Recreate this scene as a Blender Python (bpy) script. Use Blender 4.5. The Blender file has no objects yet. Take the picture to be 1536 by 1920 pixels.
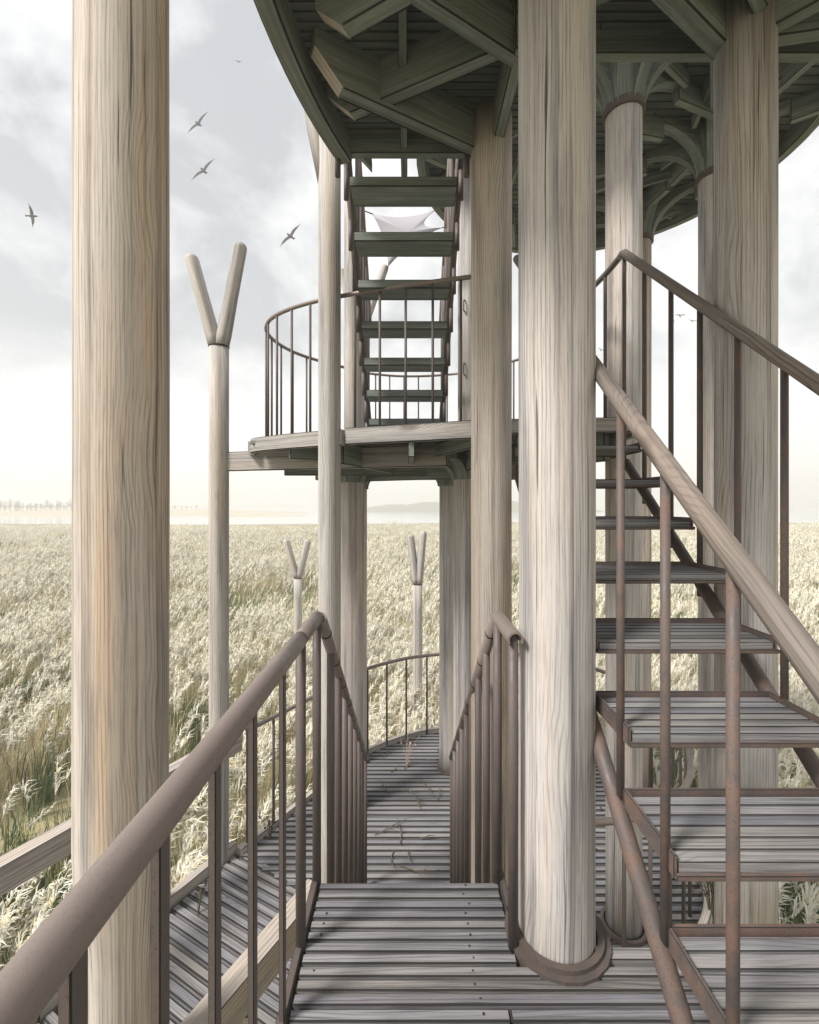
import bpy, math, random
import numpy as np
from mathutils import Vector, Matrix
random.seed(7); rng = np.random.default_rng(7)
R = math.radians
S = bpy.context.scene
COL = S.collection

# ------------------------------------------------------------------ camera, sky, sun, exposure
cd = bpy.data.cameras.new("camera"); cam = bpy.data.objects.new("camera", cd); COL.objects.link(cam)
cd.sensor_fit = 'HORIZONTAL'; cd.sensor_width = 36.0; cd.lens = 850/1536*36
cd.shift_x = 2/1536; cd.shift_y = -18/1536
cd.clip_start = 0.02; cd.clip_end = 6000
cam.location = (0, 0, 0); cam.rotation_euler = (R(90), 0, 0)
S.camera = cam
S.view_settings.view_transform = 'Standard'; S.view_settings.look = 'None'
S.view_settings.gamma = 1.0; S.view_settings.exposure = 1.02

SUN_EL, SUN_AZ = 48.0, 236.0            # azimuth clockwise from +Y: behind the viewer, to the left
w = bpy.data.worlds.new("World"); S.world = w; w.use_nodes = True
nt = w.node_tree; nt.nodes.clear()
def N(t, typ, **kw):
    n = t.nodes.new(typ)
    for k, v in kw.items(): setattr(n, k, v)
    return n
L_ = lambda t, a, b: t.links.new(a, b)
out = N(nt, 'ShaderNodeOutputWorld'); mixs = N(nt, 'ShaderNodeMixShader')
sky = N(nt, 'ShaderNodeTexSky'); sky.sky_type = 'NISHITA'; sky.sun_disc = False
sky.sun_elevation = R(SUN_EL); sky.sun_rotation = R(SUN_AZ); sky.air_density = 1.0; sky.dust_density = 2.0
b1 = N(nt, 'ShaderNodeBackground'); b1.inputs[1].default_value = 0.10
b2 = N(nt, 'ShaderNodeBackground'); b2.inputs[1].default_value = 0.70
tc = N(nt, 'ShaderNodeTexCoord'); mp = N(nt, 'ShaderNodeMapping'); mp.inputs['Scale'].default_value = (1, 1, 1.5)
mp.inputs['Location'].default_value = (7.7, 3.3, 0.2)
n1 = N(nt, 'ShaderNodeTexNoise'); n1.inputs['Scale'].default_value = 3.6; n1.inputs['Detail'].default_value = 9; n1.inputs['Roughness'].default_value = .56; n1.inputs['Distortion'].default_value = .35
r1 = N(nt, 'ShaderNodeValToRGB'); r1.color_ramp.elements[0].position = .38; r1.color_ramp.elements[1].position = .66
r1.color_ramp.elements[0].color = (.46, .475, .49, 1); r1.color_ramp.elements[1].color = (.98, .97, .945, 1)
sepw = N(nt, 'ShaderNodeSeparateXYZ'); mrw = N(nt, 'ShaderNodeMapRange'); mrw.inputs[1].default_value = .03; mrw.inputs[2].default_value = .30; mrw.inputs[3].default_value = 1; mrw.inputs[4].default_value = 0
mxw = N(nt, 'ShaderNodeMix', data_type='RGBA'); mxw.inputs[7].default_value = (1, 1, 1, 1)
L_(nt, tc.outputs['Generated'], mp.inputs[0]); L_(nt, mp.outputs[0], n1.inputs['Vector']); L_(nt, n1.outputs[0], r1.inputs[0])
L_(nt, tc.outputs['Generated'], sepw.inputs[0]); L_(nt, sepw.outputs[2], mrw.inputs[0]); L_(nt, mrw.outputs[0], mxw.inputs[0])
L_(nt, r1.outputs[0], mxw.inputs[6]); L_(nt, mxw.outputs[2], b2.inputs[0]); L_(nt, sky.outputs[0], b1.inputs[0])
mixs.inputs[0].default_value = .86
L_(nt, b1.outputs[0], mixs.inputs[1]); L_(nt, b2.outputs[0], mixs.inputs[2]); L_(nt, mixs.outputs[0], out.inputs[0])

sd = bpy.data.lights.new("sun", 'SUN'); so = bpy.data.objects.new("sun", sd); COL.objects.link(so)
sd.energy = 3.1; sd.angle = R(14); sd.color = (1, .95, .89)
az, el = R(SUN_AZ), R(SUN_EL)
sdir = Vector((math.sin(az)*math.cos(el), math.cos(az)*math.cos(el), math.sin(el)))
so.rotation_euler = sdir.to_track_quat('Z', 'Y').to_euler(); so.location = (-6, -6, 12)

# ------------------------------------------------------------------ materials
def mat_base(name, rough=.85, metal=0):
    m = bpy.data.materials.new(name); m.use_nodes = True; t = m.node_tree
    b = t.nodes['Principled BSDF']; b.inputs['Roughness'].default_value = rough; b.inputs['Metallic'].default_value = metal
    return m, t, b
def plain(name, col, rough=.85, metal=0):
    m, t, b = mat_base(name, rough, metal); b.inputs['Base Color'].default_value = (*col, 1); return m
def noise(t, vec, scale, detail=4, rough=.55, dist=0):
    n = N(t, 'ShaderNodeTexNoise'); n.inputs['Scale'].default_value = scale; n.inputs['Detail'].default_value = detail
    n.inputs['Roughness'].default_value = rough; n.inputs['Distortion'].default_value = dist
    if vec is not None: L_(t, vec, n.inputs['Vector'])
    return n
def ramp(t, fac, stops):
    r = N(t, 'ShaderNodeValToRGB'); e = r.color_ramp.elements
    while len(e) < len(stops): e.new(.5)
    for i, (p, c) in enumerate(stops):
        e[i].position = p; e[i].color = (*c, 1) if len(c) == 3 else c
    L_(t, fac, r.inputs[0]); return r
def mixc(t, fac, a, b, blend='MIX'):
    m = N(t, 'ShaderNodeMix', data_type='RGBA', blend_type=blend)
    if isinstance(fac, (int, float)): m.inputs[0].default_value = fac
    else: L_(t, fac, m.inputs[0])
    for i, x in ((6, a), (7, b)):
        if isinstance(x, tuple): m.inputs[i].default_value = (*x, 1)
        else: L_(t, x, m.inputs[i])
    return m.outputs[2]
def mapping(t, vec, scale, loc=(0, 0, 0)):
    m = N(t, 'ShaderNodeMapping'); m.inputs['Scale'].default_value = scale; m.inputs['Location'].default_value = loc
    L_(t, vec, m.inputs[0]); return m.outputs[0]

def wood(name, light, mid, dark, warm, crack=.5, freq=1.0, bump=.25, moss=None, tone=.25, figure=.5):
    """grain runs along UV.u (metres); UV carries a random offset per board"""
    m, t, b = mat_base(name, .82)
    uv = N(t, 'ShaderNodeUVMap').outputs[0]
    oi = N(t, 'ShaderNodeObjectInfo'); geo = N(t, 'ShaderNodeNewGeometry')
    # wandering of the grain
    wv = noise(t, mapping(t, uv, (1.1, 9*freq, 1)), 1.0, 3)
    wm = N(t, 'ShaderNodeMath', operation='MULTIPLY_ADD'); L_(t, wv.outputs[0], wm.inputs[0]); wm.inputs[1].default_value = .022*figure/freq; wm.inputs[2].default_value = 0
    cx = N(t, 'ShaderNodeCombineXYZ'); L_(t, wm.outputs[0], cx.inputs[1])
    va = N(t, 'ShaderNodeVectorMath', operation='ADD'); L_(t, uv, va.inputs[0]); L_(t, cx.outputs[0], va.inputs[1])
    v = va.outputs[0]
    g1 = noise(t, mapping(t, v, (.28, 46*freq, 1)), 1.0, 6, .66)
    base = ramp(t, g1.outputs[0], [(.30, dark), (.41, mid), (.50, light), (.60, light), (.72, mid)]).outputs[0]
    g2 = noise(t, mapping(t, v, (5.0, 260*freq, 1)), 1.0, 4, .7)
    fine = ramp(t, g2.outputs[0], [(.33, (.45, .44, .44)), (.50, (1, 1, 1)), (.75, (1.0, .98, .95))]).outputs[0]
    c = mixc(t, .7, base, fine, 'MULTIPLY')
    # latewood lines following a long lazy figure
    fg = noise(t, mapping(t, uv, (.30, 3.2*freq, 1), (3, 6, 0)), 1.0, 3, .45)
    fv = N(t, 'ShaderNodeMath', operation='MULTIPLY_ADD'); L_(t, fg.outputs[0], fv.inputs[0]); fv.inputs[1].default_value = .12*figure/freq
    sx = N(t, 'ShaderNodeSeparateXYZ'); L_(t, v, sx.inputs[0]); L_(t, sx.outputs[1], fv.inputs[2])
    kn = N(t, 'ShaderNodeTexVoronoi'); kn.inputs['Scale'].default_value = 1.0; L_(t, mapping(t, uv, (1.0, 3.2*freq, 1), (11, 5, 0)), kn.inputs['Vector'])
    kp = N(t, 'ShaderNodeMath', operation='MULTIPLY_ADD'); L_(t, ramp(t, kn.outputs['Distance'], [(0, (1, 1, 1)), (.30, (0, 0, 0))]).outputs[0], kp.inputs[0]); kp.inputs[1].default_value = .05*figure/freq; L_(t, fv.outputs[0], kp.inputs[2])
    ph = N(t, 'ShaderNodeMath', operation='MULTIPLY'); L_(t, kp.outputs[0], ph.inputs[0]); ph.inputs[1].default_value = 2*math.pi*88*freq
    sn = N(t, 'ShaderNodeMath', operation='SINE'); L_(t, ph.outputs[0], sn.inputs[0])
    ln = ramp(t, sn.outputs[0], [(.30, (1, 1, 1)), (.93, (.38, .35, .335))]).outputs[0]
    lmask = noise(t, mapping(t, uv, (1.3, 16*freq, 1), (4, 2, 0)), 1.0, 4, .6)
    lf = ramp(t, lmask.outputs[0], [(.40, (.08, .08, .08)), (.64, (.70, .70, .70))]).outputs[0]
    c = mixc(t, lf, c, mixc(t, 1.0, c, ln, 'MULTIPLY'))
    kd = ramp(t, kn.outputs['Distance'], [(.0, (.22, .18, .15)), (.055, (.45, .40, .36)), (.10, (1, 1, 1))]).outputs[0]
    c = mixc(t, .75*min(1, figure), c, mixc(t, 1.0, c, kd, 'MULTIPLY'))
    # warm / grey weathering patches
    g3 = noise(t, mapping(t, uv, (.4, 7*freq, 1), (7, 3, 0)), 1.0, 3)
    wf = ramp(t, g3.outputs[0], [(.45, (0, 0, 0)), (.68, (1, 1, 1))]).outputs[0]
    wfm = N(t, 'ShaderNodeMath', operation='MULTIPLY'); L_(t, wf, wfm.inputs[0]); wfm.inputs[1].default_value = .75
    c = mixc(t, wfm.outputs[0], c, warm, 'MULTIPLY')
    g5 = noise(t, mapping(t, v, (.55, 13*freq, 1), (2, 9, 0)), 1.0, 5, .6, .3)
    sf = ramp(t, g5.outputs[0], [(.50, (0, 0, 0)), (.64, (1, 1, 1))]).outputs[0]
    sm = N(t, 'ShaderNodeMath', operation='MULTIPLY'); L_(t, sf, sm.inputs[0]); sm.inputs[1].default_value = .7
    c = mixc(t, sm.outputs[0], c, (.43, .46, .50), 'MULTIPLY')
    # drying checks: thin black slits along the grain
    g4 = noise(t, mapping(t, v, (.9, 75*freq, 1), (5, 1, 0)), 1.0, 2)
    ck = ramp(t, g4.outputs[0], [(.30, (1, 1, 1)), (.335, (0, 0, 0))]).outputs[0]
    ckm = N(t, 'ShaderNodeMath', operation='MULTIPLY'); L_(t, ck, ckm.inputs[0]); ckm.inputs[1].default_value = crack
    c = mixc(t, ckm.outputs[0], c, (.03, .028, .025))
    # board-to-board tone
    tn = ramp(t, geo.outputs['Random Per Island'], [(0, (1-tone, 1-tone, 1-tone*.8)), (.5, (1, 1, 1)), (1, (1-tone*.4, 1-tone*.5, 1-tone*.7))]).outputs[0]
    c = mixc(t, 1.0, c, tn, 'MULTIPLY')
    if moss:
        g6 = noise(t, mapping(t, uv, (3, 14, 1), (1, 4, 0)), 1.0, 6, .65)
        mf = ramp(t, g6.outputs[0], [(.38, (0, 0, 0)), (.62, (1, 1, 1))]).outputs[0]
        mm = N(t, 'ShaderNodeMath', operation='MULTIPLY'); L_(t, mf, mm.inputs[0]); mm.inputs[1].default_value = .75
        c = mixc(t, mm.outputs[0], c, moss)
    L_(t, c, b.inputs['Base Color'])
    bp = N(t, 'ShaderNodeBump'); bp.inputs['Strength'].default_value = bump; bp.inputs['Distance'].default_value = .004
    hs = mixc(t, .6, g1.outputs[0], g2.outputs[0]); hc = mixc(t, ck, hs, (0, 0, 0))
    L_(t, hc, bp.inputs['Height']); L_(t, bp.outputs[0], b.inputs['Normal'])
    return m

def steel(name, col, rust, amount=.5, rough=.5, speck=.8):
    m, t, b = mat_base(name, rough, .15)
    oc = N(t, 'ShaderNodeTexCoord').outputs['Object']
    a = noise(t, oc, 14, 6, .7); c = noise(t, oc, 190, 3, .7)
    f = ramp(t, a.outputs[0], [(.42, (0, 0, 0)), (.66, (amount,)*3)]).outputs[0]
    k = mixc(t, f, col, rust)
    sp = ramp(t, c.outputs[0], [(.33, (.62, .56, .53)), (.46, (1, 1, 1)), (.7, (1.0, 1.0, 1.0))]).outputs[0]
    k = mixc(t, speck, k, sp, 'MULTIPLY')
    L_(t, k, b.inputs['Base Color'])
    bp = N(t, 'ShaderNodeBump'); bp.inputs['Strength'].default_value = .15; bp.inputs['Distance'].default_value = .002
    L_(t, c.outputs[0], bp.inputs['Height']); L_(t, bp.outputs[0], b.inputs['Normal'])
    rr = ramp(t, a.outputs[0], [(.3, (rough-.1,)*3), (.7, (rough+.25,)*3)]).outputs[0]; L_(t, rr, b.inputs['Roughness'])
    return m

M = {}
M['column'] = wood('column_wood', (.525, .50, .485), (.395, .375, .365), (.15, .145, .148), (1.0, .86, .73), crack=.8, freq=.9, tone=.06, figure=.9)
M['tan'] = wood('tan_column_wood', (.54, .49, .445), (.41, .365, .325), (.17, .155, .145), (1.0, .82, .64), crack=.8, freq=.9, tone=.06, figure=.9)
M['post'] = wood('post_wood', (.47, .45, .43), (.37, .355, .34), (.23, .22, .215), (1.0, .88, .74), crack=.35, freq=.8, tone=.05, figure=.8)
M['deck'] = wood('deck_wood', (.265, .265, .275), (.20, .20, .208), (.075, .075, .08), (1.0, .92, .88), crack=.75, freq=.9, tone=.30, bump=.6, figure=1.2)
M['grey'] = wood('grey_beam_wood', (.38, .365, .35), (.29, .275, .265), (.17, .165, .16), (1.0, .9, .8), crack=.35, freq=.7, tone=.1, figure=1.4)
M['pale'] = wood('pale_beam_wood', (.46, .42, .38), (.39, .355, .32), (.31, .28, .25), (1.0, .92, .84), crack=.08, freq=.5, tone=.06)
M['under'] = wood('mossy_beam_wood', (.26, .295, .285), (.17, .198, .192), (.075, .086, .086), (1.0, .95, .8), crack=.4, freq=.7, tone=.15, moss=(.125, .152, .125), figure=1.3)
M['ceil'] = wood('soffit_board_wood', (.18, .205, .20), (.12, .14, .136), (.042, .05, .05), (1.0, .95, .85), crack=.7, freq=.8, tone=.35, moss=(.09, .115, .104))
M['rail_wood'] = wood('handrail_wood', (.24, .218, .205), (.175, .16, .15), (.09, .083, .08), (1.0, .88, .78), crack=.3, freq=.9, tone=.05, figure=2.0)
M['rail'] = steel('brown_rail_steel', (.20, .165, .15), (.21, .165, .14), .25, .40, .4)
M['bar'] = steel('brown_bar_steel', (.098, .083, .078), (.14, .092, .07), .4, .55)
M['rust'] = steel('rusty_steel', (.098, .083, .078), (.21, .118, .082), .6, .6)
M['dark_steel'] = steel('dark_steel', (.10, .085, .078), (.16, .10, .07), .4, .55)
M['ink'] = plain('dark_edge', (.018, .016, .015), .9)
M['bird'] = plain('bird_grey', (.028, .028, .031), .9)
M['sail'] = plain('sail_canvas', (.36, .35, .38), .9)
M['screw'] = plain('screw_head', (.05, .048, .045), .5, .6)

# ------------------------------------------------------------------ mesh builder
class MB:
    def __init__(s): s.v = []; s.f = []; s.m = []; s.uv = []; s.sm = []
    def face(s, idx, mat, uvs, smooth=False):
        s.f.append(idx); s.m.append(mat); s.uv.extend(uvs); s.sm.append(smooth)
    def box(s, c, ax, ay, az, L, W, H, e=.003, mat=0, emat=1):
        """ax = grain direction. chamfered edges carry the dark edge material"""
        c = Vector(c); A = [Vector(ax).normalized(), Vector(ay).normalized(), Vector(az).normalized()]; h = [L/2, W/2, H/2]
        e = min(e, .35*min(h)); b0 = len(s.v); ou, ov = random.uniform(0, 90), random.uniform(0, 90)
        ids = {}; loc = []
        for sx in (-1, 1):
            for sy in (-1, 1):
                for sz in (-1, 1):
                    sg = (sx, sy, sz)
                    for i in range(3):
                        l = [sg[k]*(h[k] if k == i else h[k]-e) for k in range(3)]
                        ids[(sg, i)] = len(s.v); loc.append(l)
                        s.v.append(c + A[0]*l[0] + A[1]*l[1] + A[2]*l[2])
        def add(keys, mat, vi):
            idx = [ids[k] for k in keys]; P = [loc[i-b0] for i in idx]
            nx = Vector(P[1])-Vector(P[0]); ny = Vector(P[2])-Vector(P[0]); n = nx.cross(ny); ce = sum((Vector(p) for p in P), Vector())/len(P)
            if n.dot(ce) < 0: idx.reverse(); P.reverse()
            if vi == 0: uvs = [(p[1]*.3+ou, p[2]+ov) for p in P]
            else: uvs = [(p[0]+ou, p[1 if vi == 2 else 2]+ov+vi*.37) for p in P]
            s.face(idx, mat, uvs)
        for i in range(3):
            j, k = [(1, 2), (0, 2), (0, 1)][i]
            for sg in (-1, 1):
                q = []
                for a, b_ in ((-1, -1), (1, -1), (1, 1), (-1, 1)):
                    t_ = [0, 0, 0]; t_[i] = sg; t_[j] = a; t_[k] = b_; q.append((tuple(t_), i))
                add(q, mat, i)
        for i, j, k in ((0, 1, 2), (0, 2, 1), (1, 2, 0)):
            for a in (-1, 1):
                for b_ in (-1, 1):
                    q = []
                    for d, o in ((-1, i), (1, i), (1, j), (-1, j)):
                        t_ = [0, 0, 0]; t_[i] = a; t_[j] = b_; t_[k] = d; q.append((tuple(t_), o))
                    add(q, emat, 2)
        for sx in (-1, 1):
            for sy in (-1, 1):
                for sz in (-1, 1): add([((sx, sy, sz), i) for i in range(3)], emat, 2)
        return s
    def abox(s, x0, x1, y0, y1, z0, z1, e=.003, grain='x', mat=0, emat=1):
        c = ((x0+x1)/2, (y0+y1)/2, (z0+z1)/2); X, Y, Z = (1, 0, 0), (0, 1, 0), (0, 0, 1); d = (x1-x0, y1-y0, z1-z0)
        if grain == 'x': return s.box(c, X, Y, Z, d[0], d[1], d[2], e, mat, emat)
        if grain == 'y': return s.box(c, Y, X, Z, d[1], d[0], d[2], e, mat, emat)
        return s.box(c, Z, X, Y, d[2], d[0], d[1], e, mat, emat)
    def beam(s, p0, p1, wd, hg, e=.004, mat=0, emat=1, align='c'):
        """from p0 to p1; align 'b' = points lie on the bottom face's centre line, 't' = on the top's"""
        p0, p1 = Vector(p0), Vector(p1); a = (p1-p0); L = a.length; a.normalize()
        side = a.cross(Vector((0, 0, 1)))
        if side.length < 1e-4: side = Vector((1, 0, 0))
        side.normalize(); up = side.cross(a).normalized(); c = (p0+p1)/2
        if align == 'b': c = c + up*hg/2
        if align == 't': c = c - up*hg/2
        return s.box(c, a, side, up, L, wd, hg, e, mat, emat)
    def tube(s, pts, r, n=12, caps=True, mat=0, round_end=False, closed=False, wob=0):
        pts = [Vector(p) for p in pts]; rs = list(r) if isinstance(r, (list, tuple)) else [r]*len(pts)
        if round_end:
            d0 = (pts[-1]-pts[-2]).normalized(); p, rr = pts[-1], rs[-1]
            pts[-1] = p - d0*rr*.9
            for a in (20, 40, 60, 75, 86): pts.append(p - d0*rr*.9 + d0*rr*.9*math.sin(R(a))); rs.append(rr*math.cos(R(a)))
        b0 = len(s.v); ou, ov = random.uniform(0, 90), random.uniform(0, 90); d = []; m = len(pts)
        for i in range(m):
            t_ = (pts[min(i+1, m-1)]-pts[max(i-1, 0)]).normalized(); d.append(t_)
        ref = Vector((0, 1, 0)) if abs(d[0].y) < .8 else Vector((0, 0, 1))
        x = (ref - d[0]*ref.dot(d[0])).normalized(); u = 0; us = []
        ph = [random.uniform(0, 6.28) for _ in range(3)]
        for i in range(m):
            if i: u += (pts[i]-pts[i-1]).length
            us.append(u); x = (x - d[i]*x.dot(d[i])).normalized(); y = d[i].cross(x)
            for k in range(n):
                a = 2*math.pi*k/n; rr = rs[i]
                if wob: rr *= 1 + wob*(math.sin(2*a+ph[0]+u*.7)+.6*math.sin(5*a+ph[1]-u*.5)+.5*math.sin(u*2.3+3*a+ph[2]))
                s.v.append(pts[i] + x*(math.cos(a)*rr) + y*(math.sin(a)*rr))
        for i in range(m-1):
            rm = max(max(rs), .01)
            for k in range(n):
                k2 = (k+1) % n; w0, w1 = k/n*2*math.pi*rm, (k+1)/n*2*math.pi*rm
                s.face([b0+i*n+k, b0+i*n+k2, b0+(i+1)*n+k2, b0+(i+1)*n+k], mat,
                       [(us[i]+ou, w0+ov), (us[i]+ou, w1+ov), (us[i+1]+ou, w1+ov), (us[i+1]+ou, w0+ov)], True)
        if caps:
            for i, rev in ((0, True), (m-1, False)):
                idx = [b0+i*n+k for k in range(n)]
                if rev: idx.reverse()
                s.face(idx, mat, [(math.cos(2*math.pi*k/n)*rs[i]+ou, math.sin(2*math.pi*k/n)*rs[i]+ov) for k in range(n)])
        return s
    def prism(s, poly, fn, t0, t1, mat=0, emat=None):
        """poly in 2-D, fn(a, b, t) -> 3-D; extruded from t0 to t1"""
        b0 = len(s.v); n = len(poly); ou, ov = random.uniform(0, 90), random.uniform(0, 90)
        for t_ in (t0, t1):
            for a, b_ in poly: s.v.append(Vector(fn(a, b_, t_)))
        s.face([b0+i for i in range(n)][::-1], mat, [(p[0]+ou, p[1]+ov) for p in poly][::-1])
        s.face([b0+n+i for i in range(n)], mat, [(p[0]+ou, p[1]+ov) for p in poly])
        l = 0
        for i in range(n):
            j = (i+1) % n; dl = math.dist(poly[i], poly[j])
            s.face([b0+i, b0+j, b0+n+j, b0+n+i], mat, [(l+ou, t0+ov), (l+dl+ou, t0+ov), (l+dl+ou, t1+ov), (l+ou, t1+ov)]); l += dl
        return s
    def ribbon(s, pts, wd, z0, z1, mat=0, emat=1, e=.004):
        """a board bent along a plan curve: rectangular section wd x (z1-z0), dark arrises"""
        P = [Vector((p[0], p[1])) for p in pts]; n = len(P); ou, ov = random.uniform(0, 90), random.uniform(0, 90); b0 = len(s.v); u = 0; us = []
        for i in range(n):
            t_ = (P[min(i+1, n-1)]-P[max(i-1, 0)]).normalized(); nn = Vector((t_.y, -t_.x))
            if i: u += (P[i]-P[i-1]).length
            us.append(u); h = wd/2
            for o, z in ((-h, z0+e), (-h+e, z0), (h-e, z0), (h, z0+e), (h, z1-e), (h-e, z1), (-h+e, z1), (-h, z1-e)):
                q = P[i]+nn*o; s.v.append(Vector((q.x, q.y, z)))
        wv = [0, 0, wd, wd, wd+(z1-z0), wd+(z1-z0), 2*wd+(z1-z0), 2*wd+(z1-z0)]
        for i in range(n-1):
            for k in range(8):
                k2 = (k+1) % 8; mt = emat if k in (0, 2, 4, 6) else mat
                w1 = wv[k2] if k2 else 2*(wd+z1-z0)
                s.face([b0+i*8+k, b0+i*8+k2, b0+(i+1)*8+k2, b0+(i+1)*8+k], mt, [(us[i]+ou, wv[k]+ov), (us[i]+ou, w1+ov), (us[i+1]+ou, w1+ov), (us[i+1]+ou, wv[k]+ov)])
        s.face([b0+k for k in range(8)][::-1], mat, [(0, 0)]*8); s.face([b0+(n-1)*8+k for k in range(8)], mat, [(0, 0)]*8)
        return s
    def build(s, name, mats, parent=None, label=None):
        off = Vector(parent_world(parent)) if parent else Vector()
        me = bpy.data.meshes.new(name); me.from_pydata([tuple(v-off) for v in s.v], [], s.f)
        uvl = me.uv_layers.new(name='UVMap'); uvl.data.foreach_set('uv', np.array(s.uv, dtype=np.float32).ravel())
        me.polygons.foreach_set('material_index', np.array(s.m, dtype=np.int32)); me.polygons.foreach_set('use_smooth', np.array(s.sm, dtype=bool))
        for m in (mats if isinstance(mats, (list, tuple)) else [mats, M['ink']]): me.materials.append(m)
        me.update()
        o = bpy.data.objects.new(name, me); COL.objects.link(o)
        if parent: o.parent = parent
        if label: o['label'] = label
        return o
def parent_world(o):
    v = Vector()
    while o is not None: v += Vector(o.location); o = o.parent
    return v
def tag(o, label, cat, group=None, kind=None):
    if label: o['label'] = label
    if cat: o['category'] = cat
    if group: o['group'] = group
    if kind: o['kind'] = kind
    return o
def thing(name, label, cat, loc=(0, 0, 0), group=None):
    o = bpy.data.objects.new(name, None); COL.objects.link(o); o.location = loc; o.empty_display_size = .2
    return tag(o, label, cat, group)
def smooth(pts, k=6):
    P = [Vector(p) for p in pts]; o = []
    for i in range(len(P)-1):
        a, b_, c, d = P[max(i-1, 0)], P[i], P[i+1], P[min(i+2, len(P)-1)]
        for j in range(k):
            t_ = j/k; o.append(.5*((2*b_)+(c-a)*t_+(2*a-5*b_+4*c-d)*t_*t_+(3*b_-a-3*c+d)*t_**3))
    o.append(P[-1]); return o
def spans(poly, y):
    xs = []
    for i in range(len(poly)):
        (x0, y0), (x1, y1) = poly[i], poly[(i+1) % len(poly)]
        if (y0 <= y < y1) or (y1 <= y < y0): xs.append(x0+(y-y0)/(y1-y0)*(x1-x0))
    xs.sort(); return [(xs[i], xs[i+1]) for i in range(0, len(xs)-1, 2)]
def planks(poly, z1, th, pitch, gap, e=.003, joint=2.6, origin=(0, 0), ang=0, holes=(), mb=None, jit=.002, screws=None, sm=None):
    """boards along direction ang filling a plan polygon"""
    mb = mb or MB(); ca, sa = math.cos(ang), math.sin(ang)
    lp = [((x-origin[0])*ca+(y-origin[1])*sa, -(x-origin[0])*sa+(y-origin[1])*ca) for x, y in poly]
    y = min(p[1] for p in lp) + pitch/2; ym = max(p[1] for p in lp)
    while y < ym:
        for x0, x1 in spans(lp, y):
            segs = []; a = x0
            while a < x1-.05:
                b_ = min(x1, a + random.uniform(.6, 1.4)*joint)
                if x1-b_ < .3: b_ = x1
                segs.append((a, b_)); a = b_
            for a, b_ in segs:
                ex = random.uniform(-jit, jit)*3
                g = Vector(((a+b_)/2*ca-y*sa+origin[0], (a+b_)/2*sa+y*ca+origin[1], z1-th/2+random.uniform(-jit, jit)))
                t_ = random.uniform(-.0016, .0016)
                mb.box(g, (ca, sa, t_), (-sa, ca, random.uniform(-.02, .02)), (-t_*ca, -t_*sa, 1), b_-a-.004+ex, pitch-gap+random.uniform(-jit, jit), th, e)
        y += pitch
    return mb

# ------------------------------------------------------------------ levels (camera eye at z = 0)
ZD, ZL, ZM, ZU, ZG = -1.52, -3.12, .50, 2.12, -4.60

# ------------------------------------------------------------------ setting: ground, water, far shore, hill
def sheet(name, pts, z, mat):
    me = bpy.data.meshes.new(name); me.from_pydata([(x, y, z) for x, y in pts], [], [list(range(len(pts)))]); me.materials.append(mat)
    o = bpy.data.objects.new(name, me); COL.objects.link(o); o['kind'] = 'structure'; return o
m, t, b = mat_base('marsh_ground', .95)
oc = N(t, 'ShaderNodeTexCoord').outputs['Object']
gn = noise(t, oc, .35, 6); L_(t, ramp(t, gn.outputs[0], [(.35, (.12, .13, .06)), (.5, (.30, .26, .14)), (.68, (.46, .40, .25))]).outputs[0], b.inputs['Base Color'])
M['ground'] = m
sheet('ground', [(-3000, -300), (3000, -300), (3000, 4500), (-3000, 4500)], ZG, M['ground'])
m, t, b = mat_base('lake_water', .12); b.inputs['Base Color'].default_value = (.42, .45, .46, 1)
oc = N(t, 'ShaderNodeTexCoord').outputs['Object']
wn = noise(t, mapping(t, oc, (.15, .6, 1)), 1, 3); bp = N(t, 'ShaderNodeBump'); bp.inputs['Strength'].default_value = .05; L_(t, wn.outputs[0], bp.inputs['Height']); L_(t, bp.outputs[0], b.inputs['Normal'])
M['water'] = m
shore = [(-700, 84), (-160, 88), (-90, 96), (-40, 92), (0, 97), (40, 108), (90, 100), (170, 112), (700, 106)]
far = [(700, 560), (220, 520), (60, 600), (-60, 560), (-160, 470), (-260, 430), (-700, 400)]
sheet('lake_water', shore+far, ZG+.05, M['water'])
M['sand'] = plain('sandbank_sand', (.42, .37, .28), .95)
def mound(name, cx, cy, rx, ry, h, mat, seed, n=64):
    rr = random.Random(seed); mb = MB(); ring = []
    K = 6
    ph = [rr.uniform(0, 6.3) for _ in range(4)]
    for k in range(K+1):
        f = k/K
        for i in range(n):
            a = 2*math.pi*i/n; wob = 1+.12*math.sin(3*a+ph[0])+.08*math.sin(7*a+ph[1])
            hh = h*(1-(1-f)**0)*0
            z = ZG - .3 + (h+.3)*(1-(f)**2.2)*(1+.15*math.sin(5*a+ph[2])*f)
            mb.v.append(Vector((cx+rx*f*wob*math.cos(a), cy+ry*f*wob*math.sin(a), z)))
    for k in range(K):
        for i in range(n):
            j = (i+1) % n; mb.face([k*n+i, (k+1)*n+i, (k+1)*n+j, k*n+j], 0, [(0, 0)]*4, True)
    o = mb.build(name, [mat]); o['kind'] = 'structure'; return o
mound('sandbank', -52, 150, 24, 8, .5, M['sand'], 1)
mound('sandbank', -118, 180, 78, 36, 2.0, M['sand'], 2)
mound('sandbank', 260, 330, 120, 30, .6, M['sand'], 4)
M['hill'] = plain('hill_scrub', (.16, .17, .12), .95)
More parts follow.
